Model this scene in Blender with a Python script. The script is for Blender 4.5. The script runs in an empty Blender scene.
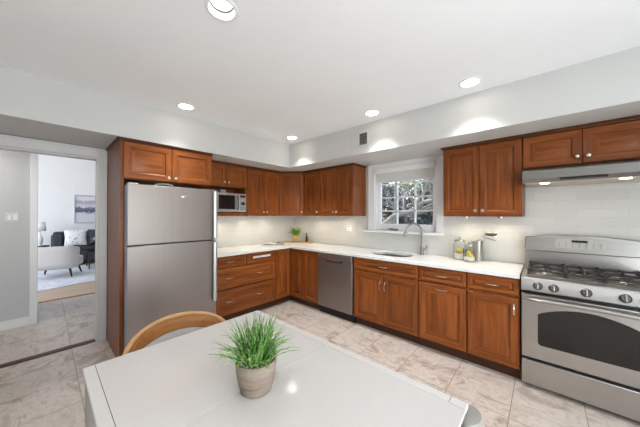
import bpy, bmesh, math, random
from mathutils import Vector, Matrix
R = math.radians
PI = math.pi
random.seed(7)
SC = bpy.context.scene
COL = SC.collection

# ------------------------------------------------------------------ camera, world, lights, exposure
cam = bpy.data.cameras.new('camera')
cam.sensor_width = 36.0
cam.lens = 248.41 / 640 * 36
cam.clip_start = 0.02
camo = bpy.data.objects.new('camera', cam)
COL.objects.link(camo)
YAW, PIT = 2.3035, 0.0051
camo.location = (3.7087, -3.3237, 1.4224)
camo.rotation_euler = Vector((math.cos(YAW) * math.cos(PIT), math.sin(YAW) * math.cos(PIT), math.sin(PIT))).to_track_quat('-Z', 'Y').to_euler()
SC.camera = camo

SC.view_settings.view_transform = 'Standard'
SC.view_settings.look = 'None'
SC.view_settings.gamma = 1
SC.view_settings.exposure = 0.80
SC.view_settings.use_curve_mapping = False

w = bpy.data.worlds.new('World'); SC.world = w; w.use_nodes = True
nt = w.node_tree
bg = nt.nodes['Background']
sky = nt.nodes.new('ShaderNodeTexSky'); sky.sky_type = 'NISHITA'
sky.sun_disc = False; sky.sun_elevation = R(48); sky.sun_rotation = R(-60)
nt.links.new(sky.outputs[0], bg.inputs[0]); bg.inputs[1].default_value = 0.3


def light(name, kind, loc, direction, energy, color=(1, 1, 1), **kw):
    l = bpy.data.lights.new(name, kind); l.energy = energy; l.color = color
    for k, v in kw.items(): setattr(l, k, v)
    o = bpy.data.objects.new(name, l); COL.objects.link(o); o.location = loc
    o.rotation_euler = Vector(direction).to_track_quat('-Z', 'Y').to_euler()
    return o

CEIL, SOF, SD = 2.524, 2.167, 0.729
RX, BY = 5.4, -5.4            # right wall, back wall
light('sun', 'SUN', (0, 6, 8), (.45, -.25, -.80), 4.0, (1, .95, .88), angle=R(.6))
# daylight of an added, unseen right-hand opening and of the unseen living room window
light('added_daylight_right', 'AREA', (RX + .12, -2.9, 1.25), (-1, 0, .5), 60, (.88, .955, 1), shape='RECTANGLE', size=2.1, size_y=2.0)
light('added_hall_fill', 'AREA', (-.65, -4.2, 2.44), (0, 0, -1), 7, (1, .97, .93), shape='DISK', size=.3)  # unseen ceiling source, added to brighten the hall
light('daylight_living', 'AREA', (-4.4, -6.3, 2.0), (-.1, 1, -.05), 74, (.97, .98, 1), shape='RECTANGLE', size=4.5, size_y=2.6)
DOWN = 43      # ceiling downlights (spots stand in each can, see below)
PUCK = 2.2     # under-cabinet pucks

# ------------------------------------------------------------------ materials
def s2l(c):
    return tuple(((v / 255) / 12.92 if v / 255 <= .04045 else ((v / 255 + .055) / 1.055) ** 2.4) for v in c) + (1,)

class Mat:
    def __init__(s, name, col=(200, 200, 200), rough=.5, metal=0.0, **kw):
        s.m = bpy.data.materials.new(name); s.m.use_nodes = True
        s.t = s.m.node_tree; s.b = s.t.nodes['Principled BSDF']
        s.set('Base Color', s2l(col)); s.set('Roughness', rough); s.set('Metallic', metal)
        for k, v in kw.items(): s.set(k.replace('_', ' '), v)
    def set(s, k, v): s.b.inputs[k].default_value = v
    def n(s, kind, **kw):
        nd = s.t.nodes.new('ShaderNode' + kind)
        for k, v in kw.items():
            if k in nd.inputs: nd.inputs[k].default_value = v
            else: setattr(nd, k, v)
        return nd
    def l(s, a, b): s.t.links.new(a, b)
    def coords(s, which='Object', scale=(1, 1, 1), loc=(0, 0, 0)):
        if which == 'World':
            c = s.n('NewGeometry').outputs['Position']
        else:
            c = s.n('TexCoord').outputs[which]
        mp = s.n('Mapping'); mp.inputs['Scale'].default_value = scale; mp.inputs['Location'].default_value = loc
        s.l(c, mp.inputs['Vector']); return mp.outputs[0]
    def ramp(s, fac, stops):
        r = s.n('ValToRGB'); e = r.color_ramp.elements
        while len(e) < len(stops): e.new(.5)
        for i, (p, c) in enumerate(stops): e[i].position = p; e[i].color = s2l(c)
        s.l(fac, r.inputs[0]); return r.outputs[0]
    def noise(s, vec, scale=5, detail=4, rough=.55, dist=0):
        nd = s.n('TexNoise'); nd.inputs['Scale'].default_value = scale; nd.inputs['Detail'].default_value = detail
        nd.inputs['Roughness'].default_value = rough; nd.inputs['Distortion'].default_value = dist
        s.l(vec, nd.inputs['Vector']); return nd.outputs[0]
    def mix(s, fac, a, b, mode='MIX'):
        m = s.n('Mix', data_type='RGBA', blend_type=mode)
        if isinstance(fac, (int, float)): m.inputs[0].default_value = fac
        else: s.l(fac, m.inputs[0])
        for i, v in ((6, a), (7, b)):
            if isinstance(v, tuple): m.inputs[i].default_value = v
            else: s.l(v, m.inputs[i])
        return m.outputs[2]
    def col(s, out): s.l(out, s.b.inputs['Base Color']); return s
    def bump(s, h, strength=.2, dist=.01):
        b = s.n('Bump'); b.inputs['Strength'].default_value = strength; b.inputs['Distance'].default_value = dist
        s.l(h, b.inputs['Height']); s.l(b.outputs[0], s.b.inputs['Normal']); return s

def wood(name, axis, dark, mid, lite, rough=.33, vary=.28):
    m = Mat(name, mid, rough); m.set('Specular IOR Level', .28)
    sc = [26, 26, 26]; sc['xyz'.index(axis)] = 1.6
    v = m.coords('Object', tuple(sc))
    oi = m.n('ObjectInfo')
    va = m.n('VectorMath', operation='ADD'); m.l(v, va.inputs[0])
    cx = m.n('CombineXYZ'); mu = m.n('Math', operation='MULTIPLY'); mu.inputs[1].default_value = 37.0
    m.l(oi.outputs['Random'], mu.inputs[0])
    for i in range(3): m.l(mu.outputs[0], cx.inputs[i])
    m.l(cx.outputs[0], va.inputs[1])
    f = m.noise(va.outputs[0], 1.0, 5, .62, .8)
    c = m.ramp(f, [(.22, dark), (.48, mid), (.80, lite)])
    h = m.n('HueSaturation'); m.l(c, h.inputs['Color'])
    mr = m.n('MapRange'); mr.inputs[3].default_value = 1 - vary / 2; mr.inputs[4].default_value = 1 + vary / 2
    m.l(oi.outputs['Random'], mr.inputs[0]); m.l(mr.outputs[0], h.inputs['Value'])
    m.col(h.outputs[0])
    return m.m

CH = ((86, 42, 16), (131, 69, 27), (162, 94, 45))
M = {}
M['wood_v'] = wood('cherry_vertical', 'z', *CH)
M['wood_h'] = wood('cherry_horizontal', 'x', *CH)
M['wood_y'] = wood('cherry_depth', 'y', *CH)
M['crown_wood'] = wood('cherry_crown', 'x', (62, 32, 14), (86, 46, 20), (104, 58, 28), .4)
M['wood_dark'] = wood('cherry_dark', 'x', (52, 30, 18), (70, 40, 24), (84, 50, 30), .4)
M['chair_wood'] = wood('oak', 'y', (138, 86, 42), (164, 106, 56), (182, 126, 72), .4, .1)
M['chair_rim'] = wood('oak_pale', 'y', (176, 128, 82), (198, 150, 102), (212, 168, 120), .4, .1)
M['board'] = wood('cutting_board_wood', 'x', (170, 125, 75), (196, 152, 98), (212, 172, 120), .5)

def plain(key, col, rough=.5, metal=0.0, **kw):
    m = Mat(key, col, rough, metal, **kw)
    f = m.noise(m.coords('Object'), 30, 3)
    a = s2l(tuple(c * .965 for c in col)); b = s2l(tuple(min(255, c * 1.02) for c in col))
    m.col(m.mix(f, a, b)); M[key] = m.m; return m.m

def paint(key, col, rough=.6):
    m = Mat(key, col, rough)
    f = m.noise(m.coords('World'), 2.2, 3)
    a = s2l(tuple(c * .985 for c in col)); b = s2l(tuple(min(255, c * 1.008) for c in col))
    m.col(m.mix(f, a, b)).bump(m.noise(m.coords('World'), 180, 2), .04, .002); M[key] = m.m
paint('wall', (204, 203, 200)); paint('ceiling', (246, 247, 248)); paint('trim', (240, 240, 240), .35)
paint('casing_grey', (218, 216, 215), .4); paint('hall_wall', (206, 206, 206)); paint('living_wall', (240, 241, 243))

def steel(key, col, rough, axis, metal=1.0):
    m = Mat(key, col, rough, metal)
    sc = [220, 220, 220]; sc['xyz'.index(axis)] = 1.5
    f = m.noise(m.coords('Object', tuple(sc)), 1, 3)
    m.col(m.mix(f, s2l(tuple(c * .93 for c in col)), s2l(tuple(min(255, c * 1.04) for c in col))))
    r = m.n('MapRange'); r.inputs[3].default_value = rough - .05; r.inputs[4].default_value = rough + .08
    m.l(f, r.inputs[0]); m.l(r.outputs[0], m.b.inputs['Roughness'])
    M[key] = m.m
steel('steel', (184, 180, 176), .3, 'x'); steel('steel_mid', (142, 139, 136), .32, 'x'); steel('steel_v', (156, 147, 142), .44, 'z')
steel('steel_bright', (206, 204, 202), .3, 'x'); steel('steel_dark', (112, 110, 108), .36, 'x'); steel('nickel', (205, 202, 196), .25, 'z')
steel('faucet_metal', (158, 156, 152), .3, 'z'); steel('knob_metal', (214, 208, 198), .28, 'z')
steel('handle_light', (186, 185, 184), .4, 'z', .9)
plain('fridge_side', (168, 172, 182), .45, .2)
plain('black', (18, 18, 19), .45); M['black_gloss'] = Mat('black_gloss', (30, 26, 23), .1).m; plain('iron', (38, 34, 32), .55)
plain('charcoal', (62, 64, 72), .9); plain('dark_leg', (30, 26, 26), .5); plain('white_plastic', (216, 214, 208), .4)
plain('grey_plastic', (120, 122, 124), .5); plain('display', (28, 40, 46), .2)
plain('cream_fabric', (206, 200, 196), .9); plain('seat_grey', (178, 174, 168), .9); plain('pillow_dark', (58, 60, 74), .9)
plain('lamp_shade', (242, 240, 238), .8); plain('yellow', (216, 180, 60), .4); plain('bottle_brown', (60, 44, 36), .2)
plain('lemon', (222, 196, 96), .5); plain('paper', (232, 228, 222), .7); plain('photo_ink', (60, 50, 46), .5)
plain('strap', (226, 220, 208), .5); plain('blind', (222, 220, 214), .85); plain('leg_grey', (150, 145, 138), .35)
plain('bark', (120, 112, 104), .9); plain('bark_pale', (176, 168, 158), .9); plain('table_frame', (112, 102, 90), .6)
plain('picture_frame', (196, 196, 204), .5); plain('toe_black', (14, 14, 15), .5)
plain('vent_dark', (70, 66, 62), .6); plain('red', (150, 40, 30), .4); plain('soil', (58, 44, 34), .95); plain('pebble', (196, 184, 168), .8)
plain('grate_shine', (150, 146, 140), .3, .9)

def glossy_white(key, col, rough, sc, veins):
    m = Mat(key, col, rough)
    f = m.noise(m.coords('World'), sc, 6, .6, 1.2)
    m.col(m.ramp(f, [(.35, tuple(c * veins for c in col)), (.55, col)])); M[key] = m.m
glossy_white('quartz', (236, 234, 230), .14, 4, .97)
glossy_white('table_white', (216, 210, 205), .1, 2, .985)
glossy_white('table_strip', (216, 210, 205), .35, 2, .985)

# floor tile: 0.407 x 0.66 m travertine-look tiles
m = Mat('floor_tile', (190, 178, 164), .32)
br = m.n('TexBrick'); br.offset = 0; br.squash = 1
for k, v in (('Scale', 1), ('Mortar Size', .0028), ('Mortar Smooth', .1), ('Bias', 0), ('Brick Width', .407), ('Row Height', .66)): br.inputs[k].default_value = v
br.inputs['Color1'].default_value = (.40, .40, .40, 1); br.inputs['Color2'].default_value = (.62, .62, .62, 1); br.inputs['Mortar'].default_value = (0, 0, 0, 1)
wc = m.coords('World', (1, 1, 1), (-.268 + .0014, -.179, 0)); m.l(wc, br.inputs['Vector'])
va = m.n('VectorMath', operation='ADD'); m.l(m.coords('World', (2.6, 3.6, 1)), va.inputs[0])
sc_ = m.n('VectorMath', operation='SCALE'); sc_.inputs['Scale'].default_value = 9; m.l(br.outputs['Color'], sc_.inputs[0]); m.l(sc_.outputs[0], va.inputs[1])
f1 = m.noise(va.outputs[0], 1.2, 10, .7, .7)
f2 = m.noise(va.outputs[0], 8.0, 8, .78, .5)
c1 = m.ramp(f1, [(.30, (164, 144, 128)), (.42, (206, 192, 178)), (.50, (236, 226, 216)), (.62, (220, 207, 194)), (.74, (240, 232, 222))])
c2 = m.ramp(f2, [(.34, (172, 154, 138)), (.47, (238, 231, 224)), (.7, (248, 244, 238))])
cc = m.mix(.72, c1, c2, 'MULTIPLY')
cc = m.mix(.15, cc, br.outputs['Color'], 'OVERLAY')
cc = m.mix(1.0, cc, (.86, .86, .88, 1), 'MULTIPLY')
m.col(m.mix(br.outputs['Fac'], cc, s2l((140, 126, 112))))
bi = m.n('Math', operation='SUBTRACT'); bi.inputs[0].default_value = 1; m.l(br.outputs['Fac'], bi.inputs[1])
m.bump(bi.outputs[0], .3, .002); M['tile'] = m.m

# glossy white subway tile; u = x or y, v = z
def subway(key, axis):
    m = Mat(key, (232, 231, 226), .25)
    g = m.n('NewGeometry'); sp = m.n('SeparateXYZ'); m.l(g.outputs['Position'], sp.inputs[0])
    cb = m.n('CombineXYZ'); m.l(sp.outputs['X' if axis == 'x' else 'Y'], cb.inputs[0]); m.l(sp.outputs['Z'], cb.inputs[1])
    ad = m.n('VectorMath', operation='ADD'); ad.inputs[1].default_value = (20, -.914 + .0015, 0); m.l(cb.outputs[0], ad.inputs[0])
    b = m.n('TexBrick'); b.offset = .5
    for k, v in (('Scale', 1), ('Mortar Size', .0016), ('Mortar Smooth', .3), ('Bias', 0), ('Brick Width', .305), ('Row Height', .081)): b.inputs[k].default_value = v
    b.inputs['Color1'].default_value = s2l((216, 214, 210)); b.inputs['Color2'].default_value = s2l((210, 208, 204)); b.inputs['Mortar'].default_value = s2l((200, 198, 194))
    m.l(ad.outputs[0], b.inputs['Vector']); m.col(b.outputs['Color'])
    iv = m.n('Math', operation='SUBTRACT'); iv.inputs[0].default_value = 1; m.l(b.outputs['Fac'], iv.inputs[1])
    m.bump(iv.outputs[0], .35, .0015); M[key] = m.m
subway('subway_x', 'x'); subway('subway_y', 'y')

# hardwood boards of the living room (boards run along y)
m = Mat('hardwood', (190, 165, 140), .35)
br = m.n('TexBrick'); br.offset = .37
for k, v in (('Scale', 1), ('Mortar Size', .0012), ('Bias', 0), ('Brick Width', 1.1), ('Row Height', .085)): br.inputs[k].default_value = v
br.inputs['Color1'].default_value = s2l((202, 178, 152)); br.inputs['Color2'].default_value = s2l((184, 158, 132)); br.inputs['Mortar'].default_value = s2l((120, 96, 76))
mp = m.coords('World'); mp.node.inputs['Rotation'].default_value = (0, 0, R(90)); m.l(mp, br.inputs['Vector'])
m.col(m.mix(.3, br.outputs['Color'], m.ramp(m.noise(m.coords('World', (18, 1, 1)), 1, 4), [(.3, (150, 122, 98)), (.7, (214, 192, 168))]))); M['hardwood'] = m.m

m = Mat('rug', (206, 212, 222), .95)
m.col(m.ramp(m.noise(m.coords('World'), 3.5, 6, .7, .8), [(.4, (200, 204, 212)), (.6, (226, 228, 232))])).bump(m.noise(m.coords('World'), 120, 2), .4, .01); M['rug'] = m.m
m = Mat('dotted', (232, 230, 232), .9)
vo = m.n('TexVoronoi'); vo.inputs['Scale'].default_value = 17; m.l(m.coords('Object'), vo.inputs['Vector'])
m.col(m.ramp(vo.outputs['Distance'], [(.20, (96, 96, 112)), (.26, (232, 231, 233))])); M['dotted'] = m.m
m = Mat('pot_stone', (170, 152, 138), .7)
m.col(m.ramp(m.noise(m.coords('Object', (3, 3, 26)), 1.4, 5, .6, .4), [(.34, (118, 101, 88)), (.52, (146, 128, 114)), (.7, (170, 154, 140))])); M['pot_stone'] = m.m
m = Mat('blade', (90, 140, 66), .4)
f = m.noise(m.coords('Object'), 55, 2)
m.col(m.ramp(f, [(.34, (58, 108, 44)), (.52, (110, 156, 74)), (.68, (178, 200, 130))])); M['blade'] = m.m
m = Mat('leaf_yellow', (150, 160, 60), .6); m.col(m.ramp(m.noise(m.coords('Object'), 3, 3), [(.35, (120, 140, 50)), (.65, (206, 206, 110))])); M['leaf_yellow'] = m.m
m = Mat('leaf_dark', (60, 70, 44), .7); m.col(m.ramp(m.noise(m.coords('Object'), 1.6, 4), [(.34, (74, 82, 58)), (.5, (122, 116, 108)), (.66, (168, 158, 156))])); M['leaf_dark'] = m.m
m = Mat('ground', (110, 100, 84), .95); m.col(m.ramp(m.noise(m.coords('World'), 1.5, 6), [(.35, (60, 62, 44)), (.65, (96, 86, 72))])); M['ground'] = m.m
m = Mat('landscape', (220, 220, 226), .7)     # generic picture: pale sky, dark band of meadow, soft tree crowns
g = m.n('TexCoord'); sp = m.n('SeparateXYZ'); m.l(g.outputs['Object'], sp.inputs[0])
nz = m.noise(m.coords('Object', (1, 5, 5)), 2.0, 6, .75)
ad = m.n('Math', operation='MULTIPLY_ADD'); ad.inputs[1].default_value = .35; m.l(nz, ad.inputs[0]); m.l(sp.outputs['Z'], ad.inputs[2])
m.col(m.ramp(ad.outputs[0], [(0.0, (214, 214, 222)), (.05, (206, 206, 216)), (.08, (92, 88, 116)), (.22, (120, 116, 142)), (.26, (216, 216, 224)), (.40, (170, 168, 188)), (.46, (224, 224, 230))])); M['landscape'] = m.m

def glass(key, col=(255, 255, 255), gl=.08):
    m = bpy.data.materials.new(key); m.use_nodes = True; t = m.node_tree
    for n in list(t.nodes): t.nodes.remove(n)
    o = t.nodes.new('ShaderNodeOutputMaterial'); mx = t.nodes.new('ShaderNodeMixShader')
    tr = t.nodes.new('ShaderNodeBsdfTransparent'); tr.inputs[0].default_value = s2l(col)
    gs = t.nodes.new('ShaderNodeBsdfGlossy'); gs.inputs['Roughness'].default_value = .03
    fr = t.nodes.new('ShaderNodeLayerWeight'); fr.inputs[0].default_value = gl
    t.links.new(fr.outputs['Fresnel'], mx.inputs[0]); t.links.new(tr.outputs[0], mx.inputs[1]); t.links.new(gs.outputs[0], mx.inputs[2]); t.links.new(mx.outputs[0], o.inputs[0])
    M[key] = m
glass('window_glass', (252, 253, 253), .1); glass('jar_glass', (253, 254, 254), .05)

def emit(key, col, st):
    m = Mat(key, col, .5); m.set('Emission Color', s2l(col)); m.set('Emission Strength', st); M[key] = m.m
emit('lamp_glow', (255, 246, 232), 9.0); emit('puck_glow', (255, 238, 205), 9.0); emit('hood_glow', (255, 240, 214), 7.0); emit('clock_glow', (60, 120, 130), .6)

# ------------------------------------------------------------------ mesh helpers
class MB:
    def __init__(s): s.bm = bmesh.new()
    def quad(s, vs, mi=0):
        try: f = s.bm.faces.new(vs); f.material_index = mi; return f
        except ValueError: return None
    def box(s, x0, x1, y0, y1, z0, z1, mi=0):
        v = [s.bm.verts.new(p) for p in ((x0, y0, z0), (x1, y0, z0), (x1, y1, z0), (x0, y1, z0), (x0, y0, z1), (x1, y0, z1), (x1, y1, z1), (x0, y1, z1))]
        for q in ((3, 2, 1, 0), (4, 5, 6, 7), (0, 1, 5, 4), (1, 2, 6, 5), (2, 3, 7, 6), (3, 0, 4, 7)): s.quad([v[i] for i in q], mi)
        return s
    def loops(s, ls, closed=True, cap0=True, cap1=True, mi=0):
        vs = [[s.bm.verts.new(p) for p in l] for l in ls]
        n = len(ls[0])
        for a, b in zip(vs, vs[1:]):
            for i in range(n if closed else n - 1):
                s.quad([a[i], a[(i + 1) % n], b[(i + 1) % n], b[i]], mi)
        if cap0: s.quad(list(reversed(vs[0])), mi)
        if cap1: s.quad(vs[-1], mi)
        return s
    def lathe(s, prof, c=(0, 0, 0), n=24, mi=0, cap0=True, cap1=True):
        return s.loops([[(c[0] + r * math.cos(2 * PI * i / n), c[1] + r * math.sin(2 * PI * i / n), c[2] + z) for i in range(n)] for r, z in prof], True, cap0, cap1, mi)
    def tube(s, pts, r, n=10, mi=0, flat=1.0):
        pts = [Vector(p) for p in pts]; ls = []; up = None
        for i, p in enumerate(pts):
            t = (pts[min(i + 1, len(pts) - 1)] - pts[max(i - 1, 0)]).normalized()
            if up is None:
                up = Vector((0, 0, 1)) if abs(t.z) < .9 else Vector((1, 0, 0))
            a = t.cross(up)
            if a.length < 1e-4: a = t.cross(Vector((0, 1, 0)))
            a.normalize(); b = a.cross(t).normalized(); up = b
            rr = r[i] if isinstance(r, (list, tuple)) else r
            ls.append([p + a * math.cos(2 * PI * k / n) * rr + b * math.sin(2 * PI * k / n) * rr * flat for k in range(n)])
        return s.loops(ls, True, True, True, mi)
    def cyl(s, p0, p1, r, r1=None, n=20, mi=0): return s.tube([p0, p1], [r, r if r1 is None else r1], n, mi)
    def prism(s, poly, axis, a, b, mi=0):
        def P(u, v, k): return {'x': (k, u, v), 'y': (u, k, v), 'z': (u, v, k)}[axis]
        return s.loops([[P(u, v, a) for u, v in poly], [P(u, v, b) for u, v in poly]], mi=mi)
    def ball(s, c, r, sz=1.0, n=12, mi=0):
        st = [(max(1e-4, r * math.sin(PI * k / 8)), -r * sz * math.cos(PI * k / 8)) for k in range(9)]
        return s.lathe(st, c, n, mi)
    def build(s, name, mat, parent=None, bevel=0, seg=2, ang=35, solid=0, sub=0):
        bmesh.ops.remove_doubles(s.bm, verts=s.bm.verts, dist=1e-5)
        bmesh.ops.recalc_face_normals(s.bm, faces=s.bm.faces)
        me = bpy.data.meshes.new(name); s.bm.to_mesh(me); s.bm.free()
        for mm in (mat if isinstance(mat, (list, tuple)) else [mat]): me.materials.append(M[mm] if isinstance(mm, str) else mm)
        for p in me.polygons: p.use_smooth = True
        me.set_sharp_from_angle(angle=R(ang))
        o = bpy.data.objects.new(name, me); COL.objects.link(o)
        if solid:
            md = o.modifiers.new('Solidify', 'SOLIDIFY'); md.thickness = solid; md.offset = 0
        if bevel:
            md = o.modifiers.new('Bevel', 'BEVEL'); md.width = bevel; md.segments = seg; md.limit_method = 'ANGLE'; md.angle_limit = R(40); md.harden_normals = False
        if sub:
            md = o.modifiers.new('Subdivision', 'SUBSURF'); md.levels = sub; md.render_levels = sub
        if parent: o.parent = parent
        return o

def thing(name, label, cat, loc=(0, 0, 0), rz=0, group=None):
    o = bpy.data.objects.new(name, None); COL.objects.link(o); o.empty_display_size = .05
    o.location = loc; o.rotation_euler = (0, 0, rz); return tag(o, label, cat, group)
def tag(o, label, cat, group=None):
    o['label'] = label; o['category'] = cat
    if group: o['group'] = group
    return o
def struct(o): o['kind'] = 'structure'; return o
def copy_thing(root, loc, label):
    r = root.copy(); COL.objects.link(r); r.location = loc; r['label'] = label
    for ch in list(root.children):
        c = ch.copy(); COL.objects.link(c); c.parent = r
        for g in list(ch.children):
            d = g.copy(); COL.objects.link(d); d.parent = c
    return r
def rrect(x0, x1, y0, y1, r, n=6):
    out = []
    for cx, cy, a0 in ((x1 - r, y1 - r, 0), (x0 + r, y1 - r, 90), (x0 + r, y0 + r, 180), (x1 - r, y0 + r, 270)):
        for k in range(n + 1):
            a = R(a0 + 90 * k / n); out.append((cx + r * math.cos(a), cy + r * math.sin(a)))
    return out

# ------------------------------------------------------------------ the setting
DJ, DL, DH = -2.915, -3.83, 2.055          # kitchen doorway: right jamb, left jamb, head
b = MB(); b.box(-.1, RX + .1, BY - .1, .1, -.05, 0); struct(b.build('floor', 'tile'))
b = MB(); b.box(-2.36, -.1, -5.4, -2.3, -.05, 0); struct(b.build('floor', 'tile'))
b = MB(); b.box(-7.1, -2.36, -6.6, 1.0, -.05, 0); struct(b.build('floor', 'hardwood'))
b = MB(); b.box(-2.40, -2.33, -3.40, -2.3, 0, .008); struct(b.build('trim_1', 'chair_wood', bevel=.003))
b = MB(); b.box(-.11, -.03, DL, DJ, 0, .008); struct(b.build('trim_2', 'wood_dark', bevel=.003))
b = MB(); hz = .06
def _ring(pts, z):
    vs = [b.bm.verts.new((x, y, z)) for x, y in pts]; return vs, [b.bm.edges.new((vs[i], vs[(i + 1) % len(vs)])) for i in range(len(vs))]
o_, oe = _ring([(-.1, BY - .1), (RX + .1, BY - .1), (RX + .1, .1), (-.1, .1)], CEIL)
h_, he_ = _ring([(2.43 + .067 * math.cos(2 * PI * k / 32), -2.69 + .067 * math.sin(2 * PI * k / 32)) for k in range(32)], CEIL)
bmesh.ops.triangle_fill(b.bm, edges=oe + he_, use_beauty=True)
b.box(-.1, RX + .1, BY - .1, .1, CEIL + hz, CEIL + .16)
u_ = [b.bm.verts.new((v.co.x, v.co.y, CEIL + hz)) for v in o_]
for i in range(4): b.quad([o_[i], o_[(i + 1) % 4], u_[(i + 1) % 4], u_[i]])
struct(b.build('ceiling', 'ceiling'))
# window wall with its opening
WX0, WX1, WZ0, WZ1 = 1.83, 2.705, 1.185, 2.10
b = MB(); b.box(-.1, WX0, 0, .12, 0, CEIL); b.box(WX1, RX + .1, 0, .12, 0, CEIL); b.box(WX0, WX1, 0, .12, 0, WZ0); b.box(WX0, WX1, 0, .12, WZ1, CEIL)
struct(b.build('wall_front', 'wall'))
b = MB(); b.box(-.1, 0, DJ, 0, 0, CEIL); b.box(-.1, 0, DL, DJ, DH, CEIL); b.box(-.1, 0, BY, DL, 0, CEIL)
struct(b.build('wall_left', 'wall'))
# back wall, and right wall with an opening added to let daylight in
b = MB(); b.box(RX, RX + .1, BY, -4.0, 0, CEIL); b.box(RX, RX + .1, -1.8, .12, 0, CEIL); b.box(RX, RX + .1, -4.0, -1.8, 2.25, CEIL); b.box(RX, RX + .1, -4.0, -1.8, 0, .25)
struct(b.build('wall_right', 'wall'))
b = MB(); b.box(-.1, RX + .1, BY - .1, BY, 0, CEIL)
struct(b.build('wall_back', 'wall'))
for i, (ax, x0, x1, z0, z1) in enumerate((('x', -4.0, -1.8, .25, 2.25),)):
    b = MB()
    ticks = [x0, (x0 * 2 + x1) / 3, (x0 + x1 * 2) / 3, x1 - .06]
    for tk in ticks:
        if ax == 'y': b.box(tk, tk + .06, BY - .08, BY - .03, z0, z1)
        else: b.box(RX + .03, RX + .08, tk, tk + .06, z0, z1)
    for zz in (z0, z1 - .06):
        if ax == 'y': b.box(x0, x1, BY - .08, BY - .03, zz, zz + .06)
        else: b.box(RX + .03, RX + .08, x0, x1, zz, zz + .06)
    struct(b.build('window_%d' % (i + 2), 'trim'))  # frame of the unseen side window, added as a daylight source
# soffit: lowered L along both cabinet walls
b = MB(); b.prism([(0, 0), (0, BY), (SD, BY), (SD, -SD), (RX, -SD), (RX, 0)], 'z', SOF, CEIL)
struct(b.build('soffit', 'wall'))
# baseboards seen and unseen
b = MB(); b.box(.0, .015, BY, DL - .08, 0, .1); struct(b.build('baseboard_left', 'trim', bevel=.004))
b = MB(); b.box(4.36, RX, -.016, 0, 0, .1); struct(b.build('baseboard_front', 'trim', bevel=.004))
# door casing on the kitchen face + jamb lining
b = MB(); b.box(0, .02, DJ, DJ + .072, 0, DH + .085); b.box(0, .02, DL - .072, DL, 0, DH + .085); b.box(0, .02, DL, DJ, DH, DH + .085)
b.box(0, .028, DL - .08, DJ + .08, DH + .085, DH + .105)
b.box(-.11, .0, DJ - .016, DJ, 0, DH); b.box(-.11, 0, DL, DL + .016, 0, DH); b.box(-.11, 0, DL + .016, DJ - .016, DH - .016, DH)
struct(b.build('door_1', 'casing_grey', bevel=.003))
# hall beyond the doorway: wall facing the kitchen, then a passage into the living room
b = MB(); b.box(-1.36, -1.24, -5.4, -3.395, 0, 2.45); struct(b.build('wall_hall', 'hall_wall'))
b = MB(); b.box(-2.36, -1.36, -3.52, -3.395, 0, 2.45); struct(b.build('wall_hall_passage', 'living_wall'))
b = MB(); b.box(-1.24, -1.224, -5.4, -3.446, 0, .11); b.box(-2.3, -1.373, -3.395, -3.38, 0, .11); struct(b.build('baseboard_hall', 'trim', bevel=.004))
b = MB(); b.box(-1.372, -1.24, -3.395, -3.377, .0, 2.45); b.box(-1.24, -1.222, -3.445, -3.377, 0, 2.45); struct(b.build('trim_3', 'trim', bevel=.003))
b = MB(); b.box(-2.36, -.1, -2.3, -2.2, 0, 2.45); struct(b.build('wall_hall_right', 'hall_wall'))
b = MB(); b.box(-1.36, -.1, -5.4, -2.2, 2.45, 2.55); struct(b.build('ceiling', 'ceiling'))
b = MB(); b.box(-1.36, -.1, -5.5, -5.4, 0, 2.45); struct(b.build('wall_hall_end', 'hall_wall'))
# living room shell
LC = 4.2
b = MB(); b.box(-7.1, -7.0, -6.6, 1.0, 0, LC); struct(b.build('wall_living_far', 'living_wall'))
b = MB(); b.box(-7.0, -2.36, 1.0, 1.1, 0, LC); struct(b.build('wall_living_right', 'living_wall'))
b = MB(); b.box(-2.36, -2.26, -2.2, 1.0, 0, LC); b.box(-2.36, -2.26, -3.52, -2.2, 2.45, LC); b.box(-2.36, -2.26, -6.6, -3.52, 0, LC); struct(b.build('wall_living_near', 'living_wall'))
b = MB(); b.box(-7.1, -2.26, -6.6, 1.1, LC, LC + .1); struct(b.build('ceiling', 'ceiling'))
b = MB(); b.box(-7.0, -2.36, -6.6, -6.5, 0, .6); b.box(-7.0, -2.36, -6.6, -6.5, 3.4, LC); b.box(-7.0, -6.7, -6.6, -6.5, .6, 3.4); b.box(-2.6, -2.36, -6.6, -6.5, .6, 3.4); struct(b.build('wall_living_left', 'living_wall'))
b = MB(); b.box(-7.0, -6.985, -6.5, 1.0, 0, .1); struct(b.build('baseboard_living', 'trim'))
# tiled backsplash
b = MB(); b.box(.008, 1.70, -.008, 0, .914, 1.404); b.box(1.70, 2.79, -.008, 0, .914, 1.164); b.box(2.79, 3.568, -.008, 0, .914, 1.404); b.box(3.568, 4.5, -.008, 0, .914, 1.70)
struct(b.build('backsplash', 'subway_x'))
b = MB(); b.box(0, .008, -1.925, 0, .914, 1.404); struct(b.build('backsplash', 'subway_y'))

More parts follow.
